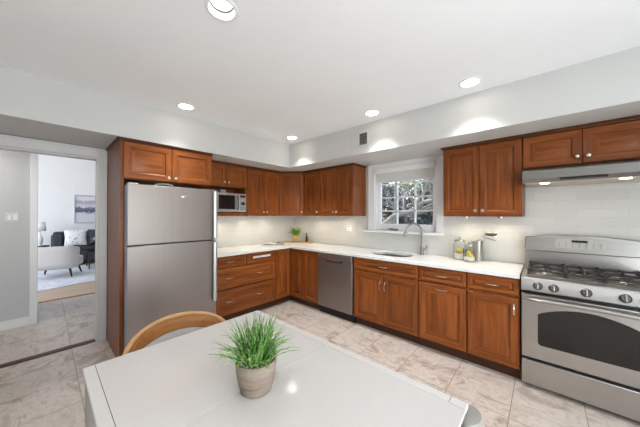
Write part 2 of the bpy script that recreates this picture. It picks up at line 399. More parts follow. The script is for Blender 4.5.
# window over the sink
win = bpy.data.objects.new('window_1', None); COL.objects.link(win); struct(win); win.location = (2.2675, 0, 1.2)
def wb(): return MB()
X = 2.2675; Z = 1.2
def shift(mb):
    for v in mb.bm.verts: v.co.x -= X; v.co.z -= Z
    return mb
b = MB(); b.box(1.715, 1.83, -.022, 0, 1.195, 2.165); b.box(2.705, 2.79, -.022, 0, 1.195, 2.165); b.box(1.83, 2.705, -.022, 0, 2.085, 2.165)
b.box(1.735, 1.75, -.03, -.022, 1.195, 2.165); b.box(1.812, 1.83, -.028, -.022, 1.195, 2.1)
shift(b).build('casing', 'trim', win, bevel=.004)
b = MB(); b.box(1.83, 1.842, 0, .12, 1.2, 2.09); b.box(2.693, 2.705, 0, .12, 1.2, 2.09); b.box(1.842, 2.693, 0, .12, 2.078, 2.09)
shift(b).build('jamb', 'trim', win)
b = MB(); b.box(1.66, 2.79, -.075, .11, 1.165, 1.195); shift(b).build('window_sill', 'trim', win, bevel=.006)
b = MB(); b.box(1.842, 1.90, .045, .085, 1.195, 2.078); b.box(2.642, 2.693, .045, .085, 1.195, 2.078); b.box(1.90, 2.642, .045, .085, 1.195, 1.29); b.box(1.90, 2.642, .045, .085, 2.02, 2.078)
shift(b).build('sash', 'trim', win, bevel=.004)
b = MB()
for xx in (2.152, 2.41): b.box(xx - .009, xx + .009, .05, .08, 1.29, 2.02)
for zz in (1.478, 1.672, 1.866): b.box(1.90, 2.642, .05, .08, zz - .009, zz + .009)
shift(b).build('muntins', 'trim', win)
b = MB(); b.box(1.895, 2.647, .063, .067, 1.285, 2.03); shift(b).build('pane', 'window_glass', win)
b = MB(); b.box(2.06, 2.18, .02, .05, 1.20, 1.222); b.tube([(2.12, .02, 1.215), (2.10, .0, 1.225), (2.04, -.01, 1.222)], .008, 8); shift(b).build('crank', 'faucet_metal', win, bevel=.003)

rb = thing('roller_blind', 'pale grey roller blind pulled a little way down inside the window', 'blind', (2.2675, .0, 2.06))
b = MB(); b.tube([(-.415, -.0, .0), (.415, -.0, .0)], .018, 16); b.build('roll', 'blind', rb)
b = MB(); b.prism([(-.045, -.035), (-.045, .028), (-.03, .04), (.03, .04), (.03, .03), (-.028, .03), (-.036, .024), (-.036, -.035)], 'x', -.425, .425); b.build('cassette', 'trim', rb)
b = MB(); b.box(-.413, .413, .017, .019, -.158, .0); b.build('fabric', 'blind', rb)
b = MB(); b.box(-.413, .413, .012, .024, -.172, -.156); b.build('hem_bar', 'trim', rb, bevel=.003)

# ------------------------------------------------------------------ outdoors
b = MB(); b.box(-16, 10, .13, 26, -.4, -.3); struct(b.build('ground', 'ground'))
def branchy(seed, pts, r0, levels, spread, twigs):
    rnd = random.Random(seed); bmx = MB(); tips = []
    def grow(p, d, ln, r, lv):
        q = [p]; dd = d.copy()
        for k in range(4):
            dd = (dd + Vector((rnd.uniform(-1, 1), rnd.uniform(-1, 1), rnd.uniform(-.7, 1))) * .22).normalized(); q.append(q[-1] + dd * ln / 4)
        bmx.tube(q, [r * (1 - .13 * k) for k in range(5)], 6 if lv else 8)
        if lv <= 0: tips.extend(q[1:]); return
        for k in range(twigs):
            st = q[rnd.randint(1, 4)]
            nd = (dd + Vector((rnd.uniform(-1, 1), rnd.uniform(-1, 1), rnd.uniform(-.5, .9))) * spread).normalized()
            grow(st, nd, ln * rnd.uniform(.5, .75), r * .5, lv - 1)
    main = [Vector(p) for p in pts]
    bmx.tube(main, [r0 * (1 - .6 * k / len(main)) for k in range(len(main))], 12)
    for k in range(2, len(main)):
        for j in range(2):
            nd = Vector((rnd.uniform(-1, 1), rnd.uniform(-.8, .8), rnd.uniform(-.1, 1))).normalized()
            grow(main[k], nd, rnd.uniform(.9, 1.5), r0 * .3, levels)
    return bmx, tips
def leaves(pts, size, n, rnd, jitter):
    L = MB()
    for i in range(n):
        p = rnd.choice(pts) + Vector((rnd.gauss(0, jitter), rnd.gauss(0, jitter), rnd.gauss(0, jitter)))
        a = Vector((rnd.uniform(-1, 1), rnd.uniform(-1, 1), rnd.uniform(-1, 1))).normalized(); c = a.orthogonal().normalized(); s_ = size * rnd.uniform(.6, 1.3)
        vs = [L.bm.verts.new(p + o) for o in (-a * s_, c * s_ * .4, a * s_, -c * s_ * .4)]
        L.quad(vs)
    return L
specs = [('bare_tree', 'bare tree with a long pale limb slanting across outside the window', 3, [(-.9, 3.5, -.3), (-.6, 3.7, .5), (-.15, 3.8, 1.02), (.33, 3.8, 1.39), (.62, 3.8, 1.45), (.82, 3.8, 1.49), (1.0, 3.8, 1.63), (1.2, 3.8, 1.77), (1.45, 3.8, 1.82), (2.0, 3.9, 2.1)], .09, 'bark_pale', None, 0),
         ('bare_tree', 'bare tree with an upright grey trunk outside, left in the window', 5, [(-.35, 5.2, -.3), (-.33, 5.2, .8), (-.30, 5.2, 1.8), (-.28, 5.2, 2.8), (-.2, 5.3, 4.2)], .05, 'bark_pale', None, 0),
         ('leafy_tree', 'small tree with yellow-green leaves outside, right in the window', 9, [(1.75, 4.6, -.3), (1.65, 4.6, .9), (1.5, 4.6, 1.7), (1.4, 4.6, 2.4), (1.35, 4.6, 3.0)], .05, 'bark', 'leaf_yellow', 1500),
         ('bare_tree', 'dark bare tree standing farther off behind the slanting limb', 12, [(-.9, 7.4, -.3), (-.8, 7.4, 1.0), (-.9, 7.5, 2.2), (-.7, 7.5, 3.4), (-.6, 7.5, 4.6)], .06, 'bark', None, 0),
         ('bare_tree', 'slim bare tree farther off with many twigs, between two trunks', 21, [(-2.4, 7.8, -.3), (-2.3, 7.8, 1.0), (-2.2, 7.8, 2.0), (-2.0, 7.8, 3.1), (-2.0, 7.8, 4.3)], .1, 'bark', None, 0)]
for nm, lab, sd, pts, r0, bk, lf, nl in specs:
    t = thing(nm, lab, 'tree', pts[0])
    mb, tips = branchy(sd, [Vector(p) - Vector(pts[0]) for p in pts], r0, 2, .9, 3)
    mb.build('trunk', bk, t)
    if lf:
        rnd = random.Random(sd); leaves([q for q in tips if q.z > .8], .05, nl, rnd, .10).build('foliage', lf, t)
for i, (x, y, rx, rz, lab) in enumerate(((-4.1, 10.4, 1.7, 2.0, 'tall grey-green bush beyond the bare trees, leftmost through the window'), (-2.0, 13.4, 2.3, 2.9, 'tall grey-green bush beyond the bare trees, middle one through the window'), (-.1, 10.0, 1.7, 1.9, 'tall grey-green bush beyond the bare trees, rightmost through the window'))):
    t = thing('bush', lab, 'bush', (x, y, -.3)); rnd = random.Random(i + 40)
    core = []
    for k in range(600):
        a = rnd.uniform(0, 2 * PI); u = rnd.uniform(-.95, 1); q = math.sqrt(max(0, 1 - u * u)); rr = rnd.uniform(.7, 1.0)
        core.append(Vector((rx * q * math.cos(a) * rr, rx * .6 * q * math.sin(a) * rr, rz * (1 + u) * rr)))
    leaves(core, .11, 8500, rnd, .14).build('foliage', 'leaf_dark', t)
    b = MB(); b.tube([(0, 0, 0), (.05, 0, rz), (0, .05, rz * 1.8)], [.08, .06, .02], 8); b.build('trunk', 'bark', t)

# ------------------------------------------------------------------ cabinet parts
def front_mesh(w, h, t=.02, fr=.058, raised=True):
    """raised-panel door or drawer front, lower left at origin, face towards -y; slot 0 vertical grain, slot 1 horizontal"""
    b = MB(); fr = min(fr, h * .27, w * .27)
    prof = [(0, 0), (0, -t + .003), (.003, -t), (fr - .005, -t), (fr, -t + .003), (fr + .002, -t + .0135), (fr + .009, -t + .0135)]
    if raised: prof += [(fr + .009 + min(.03, fr * .5), -t + .003)]
    vs = [[b.bm.verts.new(p) for p in ((i, y, i), (w - i, y, i), (w - i, y, h - i), (i, y, h - i))] for i, y in prof]
    for a, c in zip(vs, vs[1:]):
        for k in range(4): b.quad([a[k], a[(k + 1) % 4], c[(k + 1) % 4], c[k]], 1 if k in (0, 2) else 0)
    b.quad(vs[-1], 0 if h > w * .9 else 1)
    b.quad(list(reversed(vs[0])), 0)
    return b
def add_front(parent, kind, x, z, w, h, yf, fr=.058):
    o = front_mesh(w, h, fr=fr).build(kind, ('wood_v', 'wood_h'), parent, ang=25); o.location = (x, yf, z); return o
def bow(parent, x, z, vertical=False, L=.105):
    b = MB(); pts = []
    for k in range(9):
        u = -1 + k / 4; off = -.026 * (1 - abs(u) ** 4) - .001
        pts.append((0, off, u * L / 2) if vertical else (u * L / 2, off, 0))
    b.tube(pts, [.0065] + [.0048] * 7 + [.0065], 8); o = b.build('handle', 'nickel', parent); o.location = (x, -.0195, z); return o
def knob(parent, x, z):
    b = MB(); b.lathe([(.007, 0), (.006, .012), (.009, .016), (.0155, .021), (.0165, .027), (.012, .033), (.004, .035)], n=16)
    o = b.build('knob', 'knob_metal', parent); o.location = (x, -.0195, z); o.rotation_euler = (R(90), 0, 0); return o

def base_carcass(t, w, d=.61, kick=True):
    b = MB(); b.box(0, .018, -d + .02, -.004, .1, .88); b.box(w - .018, w, -d + .02, -.004, .1, .88); b.box(.018, w - .018, -.016, -.004, .1, .88); b.box(.018, w - .018, -d + .02, -.016, .1, .118)
    b.box(0, .016, -d, -d + .02, .1, .88); b.box(w - .016, w, -d, -d + .02, .1, .88); b.box(.016, w - .016, -d, -d + .02, .862, .88); b.box(.016, w - .016, -d, -d + .02, .1, .116); b.box(.016, w - .016, -d, -d + .02, .698, .722)
    b.build('body', 'wood_v', t)
    if kick:
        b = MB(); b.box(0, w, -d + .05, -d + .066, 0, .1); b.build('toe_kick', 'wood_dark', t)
def upper_carcass(t, w, z0, z1, d=.33, crown=(0, 0), cz=SOF, parts=True):
    b = MB(); b.box(.0006, w - .0006, -d, -.003, z0, z1); b.build('body', 'wood_v', t)
    add_crown(t, 0, w, d + .02, z1, cz, crown)
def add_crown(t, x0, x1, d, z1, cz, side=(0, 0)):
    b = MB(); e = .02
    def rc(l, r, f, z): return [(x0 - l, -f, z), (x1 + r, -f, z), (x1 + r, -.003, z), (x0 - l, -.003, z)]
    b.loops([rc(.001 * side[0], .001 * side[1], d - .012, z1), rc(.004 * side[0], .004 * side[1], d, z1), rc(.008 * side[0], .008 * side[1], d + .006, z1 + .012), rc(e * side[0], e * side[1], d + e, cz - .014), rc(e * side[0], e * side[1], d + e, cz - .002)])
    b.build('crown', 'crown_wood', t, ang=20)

LW = R(90)     # rotation of units that stand on the left wall
# --- base units on the window wall
t = thing('base_cabinet', 'narrow cherry base cabinet with one tall door, left of the dishwasher', 'cabinet', (.945, 0, 0))
base_carcass(t, .297)
add_front(t, 'door', .004, .116, .29, .75, -.61); 
t = thing('base_cabinet', 'cherry sink base cabinet with two doors and a wide false drawer under the sink', 'cabinet', (1.868, 0, 0))
base_carcass(t, .838)
f = add_front(t, 'drawer_front', .006, .73, .826, .138, -.61, .04); bow(f, .413, .069)
f = add_front(t, 'door', .006, .116, .411, .588, -.61); bow(f, .382, .455, True)
f = add_front(t, 'door', .421, .116, .411, .588, -.61); bow(f, .029, .455, True)
t = thing('base_cabinet', 'cherry pull-out base cabinet with one drawer and a horizontal handle on its door', 'cabinet', (2.708, 0, 0))
base_carcass(t, .453)
f = add_front(t, 'drawer_front', .006, .73, .441, .138, -.61, .04); bow(f, .22, .069)
f = add_front(t, 'door', .006, .116, .441, .588, -.61); bow(f, .22, .545)
t = thing('base_cabinet', 'cherry base cabinet with drawer and side handled door beside the range', 'cabinet', (3.163, 0, 0))
base_carcass(t, .393)
f = add_front(t, 'drawer_front', .006, .73, .381, .138, -.61, .04); bow(f, .19, .069)
f = add_front(t, 'door', .006, .116, .381, .588, -.61); bow(f, .35, .49, True)
# --- base units on the left wall (local x runs along world y)
t = thing('drawer_cabinet', 'cherry cabinet with two small drawers over two wide drawers beside the refrigerator', 'cabinet', (0, -1.926, 0), LW)
base_carcass(t, 1.0)
for x in (.006, .505):
    f = add_front(t, 'drawer', x, .73, .489, .138, -.61, .04); bow(f, .2445 if x < .1 else .19, .072)
f = add_front(t, 'drawer', .006, .452, .988, .266, -.61); bow(f, .235, .135); bow(f, .72, .135)
f = add_front(t, 'drawer', .006, .118, .988, .322, -.61); bow(f, .235, .165); bow(f, .72, .165)
b = MB(); b.box(.60, .90, -.633, -.629, .80, .828); o = b.build('pale_strip', 'paper', t, bevel=.001)  # thin pale strip across the right-hand small drawer front
# corner base: L shaped with two hinged leaves
t = thing('corner_cabinet', 'cherry corner base cabinet with two door leaves meeting in the inner corner', 'cabinet', (0, 0, 0))
b = MB(); b.prism([(.004, -.004), (.004, -.924), (.61, -.924), (.61, -.61), (.943, -.61), (.943, -.004)], 'z', .1, .88); b.build('body', 'wood_v', t)
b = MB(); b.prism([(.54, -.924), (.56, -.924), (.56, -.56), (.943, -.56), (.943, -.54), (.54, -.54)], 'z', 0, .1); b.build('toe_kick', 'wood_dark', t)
f = add_front(t, 'door', .634, .116, .303, .75, -.61)
f = front_mesh(.283, .75).build('door', ('wood_v', 'wood_h'), t, ang=25); f.rotation_euler = (0, 0, LW); f.location = (.61, -.92, .116)

# --- dishwasher
t = thing('dishwasher', 'stainless steel dishwasher with a pocket handle between the base cabinets', 'dishwasher', (1.2465, 0, 0))
b = MB(); b.box(.006, .608, -.60, -.02, .1, .872); b.build('body', 'steel_dark', t)
b = MB(); b.box(.006, .608, -.64, -.60, .112, .80); b.build('door', 'steel_v', t, bevel=.006)
b = MB(); n = 14
bot = [(x, .806 - .026 * max(0, 1 - ((x - .307) / .15) ** 2) ** .5 if abs(x - .307) < .15 else .806) for x in [.008 + .598 * k / 24 for k in range(25)]]
b.prism(bot + [(.606, .868), (.008, .868)], 'y', -.648, -.605); b.build('control_panel', 'steel', t, bevel=.004)
b = MB(); b.box(.17, .45, -.643, -.60, .755, .80); b.build('handle_pocket', 'steel_dark', t, bevel=.008)
b = MB(); b.box(.0, .615, -.585, -.56, .0, .1); b.build('toe_kick', 'toe_black', t)

# --- worktop
ctop = [(.009, -.009), (.009, -1.925), (.65, -1.925), (.65, -.65), (3.558, -.65), (3.558, -.009)]
hole = rrect(1.975, 2.505, -.475, -.135, .15, 9)
b = MB(); bm = b.bm
def ring(pts, z):
    vs = [bm.verts.new((x, y, z)) for x, y in pts]; es = [bm.edges.new((vs[i], vs[(i + 1) % len(vs)])) for i in range(len(vs))]; return vs, es
to, te = ring(ctop, .914); th, he = ring(hole, .914); bo, be = ring(ctop, .881); bh, bhe = ring(hole, .881)
bmesh.ops.triangle_fill(bm, edges=te + he, use_beauty=True); bmesh.ops.triangle_fill(bm, edges=be + bhe, use_beauty=True)
for A, B in ((to, bo), (th, bh)):
    for i in range(len(A)): b.quad([A[i], A[(i + 1) % len(A)], B[(i + 1) % len(A)], B[i]])
tag(b.build('worktop', 'quartz', bevel=.003), 'white quartz worktop running in an L along both walls', 'worktop')
# --- sink
t = thing('sink', 'stainless steel undermount sink set in the white worktop below the window', 'sink', (2.215, -.305, .88))
def rr(e, r): return [(x - 2.215, y + .305) for x, y in rrect(1.975 - e, 2.505 + e, -.475 - e, -.135 + e, r, 9)]
b = MB(); b.loops([[(x, y, z) for x, y in rr(e, r)] for e, r, z in ((.012, .16, 0), (-.003, .15, 0), (-.008, .145, -.15), (-.03, .13, -.172), (-.12, .05, -.178))], cap0=False); b.build('basin', 'steel', t, solid=.0015)
b = MB(); b.lathe([(.0, 0), (.03, 0), (.042, .004), (.044, .0)], (0, .02, -.1775), 20, cap0=False, cap1=False); b.build('drain', 'steel_dark', t)
# --- faucet
t = thing('faucet', 'brushed nickel gooseneck pull-down faucet behind the sink', 'faucet', (2.555, -.10, .914))
b = MB(); b.lathe([(.03, 0), (.03, .006), (.023, .012), (.021, .075), (.024, .08), (.022, .10), (.0145, .115)]); b.build('base', 'faucet_metal', t)
dx, dy = Vector((-.66, -.75)).normalized()
pts = [(0, 0, .10), (0, 0, .20), (0, 0, .29)]
for k in range(1, 12):
    a = PI * k / 11 * .93; pts.append((dx * .105 * (1 - math.cos(a)), dy * .105 * (1 - math.cos(a)), .29 + .105 * math.sin(a)))
b = MB(); b.tube(pts, .0125, 12); b.build('spout', 'faucet_metal', t)
e = Vector(pts[-1]); dv = (e - Vector(pts[-2])).normalized()
b = MB(); b.tube([e, e + dv * .02, e + dv * .07, e + dv * .085], [.0135, .016, .0185, .015], 14); b.build('spray_head', 'faucet_metal', t)
b = MB(); b.tube([(.018, -.004, .065), (.04, -.008, .07), (.058, -.012, .098), (.066, -.014, .13)], [.011, .0095, .007, .006], 10); b.build('lever', 'faucet_metal', t)

# --- upper cabinets
UB, UT = 1.405, 2.138
def pair(t, w, z0, z1, yf, kn='low', single=None):
    h = z1 - z0 - .012; kz = .055 if kn == 'low' else .06
    if single:
        f = add_front(t, 'door', .004, z0 + .006, w - .008, h, yf); knob(f, (w - .008) - .03 if single == 'r' else .03, kz)
    else:
        f = add_front(t, 'door', .004, z0 + .006, w / 2 - .006, h, yf); knob(f, w / 2 - .006 - .03, kz)
        f = add_front(t, 'door', w / 2 + .002, z0 + .006, w / 2 - .006, h, yf); knob(f, .03, kz)
t = thing('wall_cabinet', 'two-door cherry wall cabinet on the left wall between microwave and corner', 'cabinet', (0, -1.252, 0), LW)
upper_carcass(t, .64, UB, UT); pair(t, .64, UB, UT, -.33)
t = thing('corner_wall_cabinet', 'diagonal cherry wall cabinet across the corner', 'cabinet', (0, 0, 0))
pl = [(.003, -.003), (.003, -.61), (.33, -.61), (.645, -.33), (.645, -.003)]
b = MB(); b.prism(pl, 'z', UB, UT); b.build('body', 'wood_v', t)
p0, p1 = Vector((.33, -.61)), Vector((.645, -.33)); dl = (p1 - p0); wd = dl.length; ang = math.atan2(dl.y, dl.x)
f = front_mesh(wd - .02, UT - UB - .012).build('door', ('wood_v', 'wood_h'), t, ang=25); f.rotation_euler = (0, 0, ang)
un = dl.normalized(); f.location = (p0.x + un.x * .01, p0.y + un.y * .01, UB + .006); knob(f, wd - .05, .055)
b = MB()
def dcr(e): 
    nn = Vector((un.y, -un.x)) * e
    return [(.003, -.003), (.003, -.61), (.33 + e, -.61), (.33 + nn.x + .004, -.61 + nn.y * .2), (.645 - .004 + nn.x * .2, -.33 + nn.y), (.645, -.33 - e), (.645, -.003)]
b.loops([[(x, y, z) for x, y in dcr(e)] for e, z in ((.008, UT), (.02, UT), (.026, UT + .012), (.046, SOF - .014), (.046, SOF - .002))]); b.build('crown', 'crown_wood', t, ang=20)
t = thing('wall_cabinet', 'narrow single-door cherry wall cabinet right of the corner', 'cabinet', (.647, 0, 0))
upper_carcass(t, .364, UB, UT); pair(t, .364, UB, UT, -.33, single='r')
t = thing('wall_cabinet', 'two-door cherry wall cabinet left of the window', 'cabinet', (1.013, 0, 0))
upper_carcass(t, .659, UB, UT, crown=(0, 1)); pair(t, .659, UB, UT, -.33)
t = thing('wall_cabinet', 'two-door cherry wall cabinet right of the window', 'cabinet', (2.877, 0, 0))
upper_carcass(t, .686, UB, UT, crown=(1, 0)); pair(t, .686, UB, UT, -.33)
t = thing('wall_cabinet', 'short two-door cherry cabinet above the range hood', 'cabinet', (3.566, 0, 0))
upper_carcass(t, .766, 1.845, UT, crown=(0, 1)); pair(t, .766, 1.845, UT, -.33)
# microwave cabinet with open niche
t = thing('microwave_cabinet', 'cherry wall cabinet with two small doors over an open microwave niche', 'cabinet', (0, -1.925, 0), LW)
b = MB(); b.box(0, .67, -.33, -.003, 1.82, UT); b.box(0, .02, -.33, -.003, UB, 1.82); b.box(.64, .67, -.33, -.003, UB, 1.82); b.box(.02, .64, -.012, -.003, UB + .025, 1.82); b.box(.02, .64, -.35, -.003, UB, UB + .045)
b.box(.63, .67, -.35, -.33, UB, 1.82); b.build('body', 'wood_v', t)
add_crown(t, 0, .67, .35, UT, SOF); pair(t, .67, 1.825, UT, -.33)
mw = thing('microwave', 'stainless countertop microwave in the niche of the wall cabinet', 'microwave', (0.0, -1.74, UB + .047), LW)
b = MB(); b.box(0, .462, -.35, -.03, .01, .285); b.build('body', 'steel_bright', mw, bevel=.006)
b = MB(); b.box(.003, .345, -.372, -.35, .012, .283); b.build('door', 'steel_bright', mw, bevel=.004)
b = MB(); b.box(.03, .275, -.376, -.371, .05, .25); b.build('door_window', 'black_gloss', mw, bevel=.002)
b = MB(); b.tube([(.318, -.372, .05), (.318, -.398, .065), (.318, -.398, .235), (.318, -.372, .25)], .009, 10); b.build('handle', 'steel_dark', mw)
b = MB(); b.box(.347, .459, -.370, -.35, .012, .283); b.build('control_panel', 'steel_bright', mw, bevel=.003)
b = MB(); b.box(.362, .445, -.3725, -.369, .225, .262); b.build('display', 'display', mw)
b = MB(); b.cyl((.403, -.392, .135), (.403, -.37, .135), .024); b.build('dial', 'black', mw)
b = MB()
for q in range(3):
    for p in range(2): b.box(.362 + q * .03, .383 + q * .03, -.3725, -.369, .045 + p * .022, .06 + p * .022)
b.build('keypad', 'grey_plastic', mw)
for q in ((.03, -.31), (.43, -.31), (.03, -.06), (.43, -.06)): b = MB(); b.cyl((q[0], q[1], 0), (q[0], q[1], .012), .012); b.build('foot', 'black', mw)
o = MB(); o.box(-.05, .05, -.04, .04, 0, .045); o = o.build('box', plain('pale_blue', (150, 168, 200), .5), bevel=.004); o.location = (.24, -1.60, UB + .334); tag(o, 'small pale blue box lying on top of the microwave', 'box')

# refrigerator surround
t = thing('refrigerator_cabinet', 'tall cherry surround with side panels and two doors above the refrigerator', 'cabinet', (0, -2.84, 0), LW)
W = .885
b = MB(); b.box(0, .03, -.70, -.004, 0.001, UT); b.box(W - .025, W, -.70, -.004, 1.775, UT); b.box(.03, W - .025, -.68, -.004, 1.775, UT); b.build('body', 'wood_v', t)
b = MB(); b.box(W - .001, W + .018, -.61, -.004, 0, .875); b.build('side_panel', 'wood_v', t)
h = UT - 1.775 - .012
f = add_front(t, 'door', .026, 1.781, W / 2 - .028, h, -.70); knob(f, W / 2 - .06, .035)
f = add_front(t, 'door', W / 2 + .002, 1.781, W / 2 - .012, h, -.70); knob(f, .03, .035)
add_crown(t, 0, W, .705, UT, SOF, (1, .3))

# refrigerator
t = thing('refrigerator', 'stainless steel top-freezer refrigerator in the cherry surround', 'refrigerator', (0, -2.805, 0), LW)
FW = .85
b = MB(); b.box(0, FW, -.745, -.04, .04, 1.705); b.build('body', 'fridge_side', t, bevel=.006)
b = MB(); b.box(0.0, FW, -.825, -.757, 1.132, 1.715); fd = b.build('freezer_door', ('steel_v', 'fridge_side'), t, bevel=.006, seg=3)
b = MB(); b.box(0.0, FW, -.825, -.757, .095, 1.120); rd = b.build('refrigerator_door', ('steel_v', 'fridge_side'), t, bevel=.006, seg=3)
for dd_ in (fd, rd):
    for pp in dd_.data.polygons:
        if abs(pp.normal.y) < .5: pp.material_index = 1
b = MB(); b.box(.01, FW - .01, -.757, -.745, .1, 1.70); b.build('gasket', 'black', t)
for z0, z1 in ((1.15, 1.70), (.42, 1.105)):
    b = MB(); b.prism([(FW - .008, -.826), (FW - .008, -.866), (FW - .026, -.874), (FW - .05, -.868), (FW - .056, -.855), (FW - .035, -.85), (FW - .028, -.826)], 'z', z0, z1); b.build('handle', 'handle_light', t, bevel=.004)
b = MB(); b.lathe([(.0, -.002), (.034, -.002), (.036, .001), (.03, .0035), (.0, .0035)], n=24, cap0=False, cap1=False)
o = b.build('badge', 'nickel', t); o.location = (.50, -.8255, 1.615); o.rotation_euler = (R(90), 0, 0); o.scale = (1, .45, 1)
b = MB(); b.box(.02, FW - .02, -.76, -.70, .005, .085); b.build('toe_grille', 'black', t)
b = MB(); b.box(.01, .09, -.81, -.70, 1.716, 1.728); b.build('hinge_cover', 'handle_light', t, bevel=.003)
o = MB(); o.tube([(.0, 0, .0), (.012, .02, .008), (.02, .06, .012), (.025, .10, .014), (.03, .15, .0)], [.012, .012, .011, .011, .012], 8, flat=.3)
o = o.build('strap', 'strap'); o.location = (.76, -2.56, 1.728); tag(o, 'cream strap lying over the top edge of the refrigerator door', 'strap')

# ------------------------------------------------------------------ range and hood
t = thing('range', 'stainless steel gas range with five burners and an oven window', 'stove', (3.566, -.008, 0))
RW = .762
b = MB(); b.box(0.004, RW - .004, -.60, -.02, .05, .885); b.build('body', 'steel_dark', t)
for x in (.06, RW - .06):
    for y in (-.55, -.08): b = MB(); b.cyl((x, y, 0), (x, y, .052), .018); b.build('foot', 'black', t)
b = MB(); b.box(.002, RW - .002, -.645, -.60, .035, .232); b.build('drawer', 'steel', t, bevel=.006)
b = MB(); b.box(.01, RW - .01, -.615, -.59, .222, .80); b.build('gap_seal', 'black', t)
# oven door with a window that has an arched top
b = MB(); b.box(.002, RW - .002, -.652, -.60, .256, .775); b.build('oven_door', 'steel', t, bevel=.008)
def arch(x0, x1, z0, zs, zm, n=14):
    p = [(x0 + .02, z0), (x1 - .02, z0), (x1 - .006, z0 + .006), (x1, z0 + .02), (x1, zs - .012)]
    for k in range(n + 1):
        u = 1 - 2 * k / n; p.append(((x0 + x1) / 2 + u * ((x1 - x0) / 2 - .012), zs + (zm - zs) * (1 - u * u)))
    return p + [(x0, zs - .012), (x0, z0 + .02), (x0 + .006, z0 + .006)]
b = MB(); b.prism(arch(.105, RW - .105, .375, .63, .70), 'y', -.6555, -.648); b.build('oven_window', 'black_gloss', t)
pts = []
for k in range(17):
    u = -1 + k / 8; pts.append((RW / 2 + u * (RW / 2 - .022), -.662 - .038 * min(1, (1 - abs(u)) * 7) ** .6, .735 + .012 * (1 - u * u)))
b = MB(); b.tube(pts, .0115, 12, flat=1.25); b.build('oven_handle', 'steel', t)
b = MB(); b.prism([(-.655, .80), (-.668, .806), (-.648, .893), (-.635, .908), (-.56, .914), (-.56, .80)], 'x', .001, RW - .001); b.build('control_panel', 'steel', t, bevel=.004)
for x in (.106, .2, .3735, .556, .65):
    b = MB(); b.lathe([(.031, 0), (.031, .006), (.026, .01), (.024, .026), (.02, .029)], n=22); kb = b.build('knob', 'steel_dark', t); kb.location = (x, -.657, .85); kb.rotation_euler = (R(77), 0, 0)
    b = MB(); b.box(-.005, .005, -.024, .024, .028, .038); g = b.build('knob_grip', 'nickel', kb, bevel=.002)
# cooktop pan, burners, grates
b = MB(); b.box(0, RW, -.56, -.085, .885, .914); b.build('cooktop', 'steel', t, bevel=.004)
b = MB(); b.loops([[(x, y, z) for x, y in rrect(.035 - e, RW - .035 + e, -.54 - e, -.11 + e, .03)] for e, z in ((.012, .914), (0, .9195), (-.01, .9165), (-.1, .9165))], cap0=False); b.build('burner_pan', 'steel', t)
for x, y, r in ((.16, -.42, .045), (.16, -.20, .038), (.381, -.315, .05), (.60, -.42, .048), (.60, -.20, .036)):
    b = MB(); b.lathe([(r + .035, 0), (r + .03, .004), (r + .008, .005), (r, .016), (r - .004, .018)], (x, y, .917), 24); o = b.build('burner', 'grate_shine', t)
    b = MB(); b.lathe([(r * .85, .0), (r * .85, .006), (r * .7, .009)], (x, y, .935), 24); b.build('burner_cap', 'iron', o)
for x0, x1 in ((.045, .272), (.279, .483), (.49, .717)):
    b = MB(); y0, y1 = -.53, -.115; xm = (x0 + x1) / 2; zt = .963
    for (p, q) in (((x0, y0), (x1, y0)), ((x1, y0), (x1, y1)), ((x1, y1), (x0, y1)), ((x0, y1), (x0, y0))):
        b.tube([(p[0], p[1], zt - .014), (q[0], q[1], zt - .014)], .0085, 6)
    b.tube([(x0, (y0 + y1) / 2, zt - .012), (x1, (y0 + y1) / 2, zt - .012)], .0085, 6)
    for yc in ((y0 * 3 + y1) / 4, (y0 + y1 * 3) / 4):
        for dx_, dy_ in ((1, 0), (-1, 0), (0, 1), (0, -1)):
            o_ = (xm + dx_ * (x1 - x0) / 2, yc + dy_ * (y1 - y0) / 4); i_ = (xm + dx_ * .022, yc + dy_ * .022)
            mid = ((o_[0] + i_[0]) / 2, (o_[1] + i_[1]) / 2)
            b.tube([(o_[0], o_[1], zt - .014), (mid[0], mid[1], zt + .002), (i_[0], i_[1], zt)], [.0085, .008, .007], 6)
    for p in ((x0, y0), (x1, y0), (x0, y1), (x1, y1)):
        b.cyl((p[0], p[1], .914), (p[0], p[1], zt - .01), .008, n=8)
        b.ball((p[0], p[1], zt - .004), .011, 1, 8)
    b.build('grate', 'iron', t)
# backguard with an arched top and a display panel
b = MB(); b.box(.004, RW - .004, -.085, -.02, .885, 1.09); b.build('back_panel', 'steel', t, bevel=.003)
top = [(RW / 2 + u * (RW / 2 - .004), 1.205 + .028 * (1 - u * u)) for u in [1 - k / 8 for k in range(17)]]
b = MB(); b.loops([[(x, y + (0 if z < 1.1 else .012), z) for x, z in [(.004, 1.072), (RW - .004, 1.072)] + top] for y in (-.125, -.02)]); b.build('backguard', 'steel', t, bevel=.01, seg=3)
b = MB(); b.loops([[(x, y + (z - 1.072) * .085, z) for x, z in rrect(.225, .537, 1.118, 1.198, .014)] for y in (-.128, -.1205)]); 
o = b.build('display_panel', plain('panel_pale', (190, 186, 178), .4), t)
b = MB(); b.loops([[(x, y + (z - 1.072) * .085, z) for x, z in rrect(.33, .43, 1.172, 1.192, .003)] for y in (-.130, -.126)]); b.build('clock', 'black_gloss', o)
for q in range(7):
    for p in range(3): b = MB(); b.cyl((.25 + q * .043, -.1255, 1.130 + p * .015), (.25 + q * .043, -.12, 1.130 + p * .015), .004, n=8); b.build('button', 'grey_plastic', o)

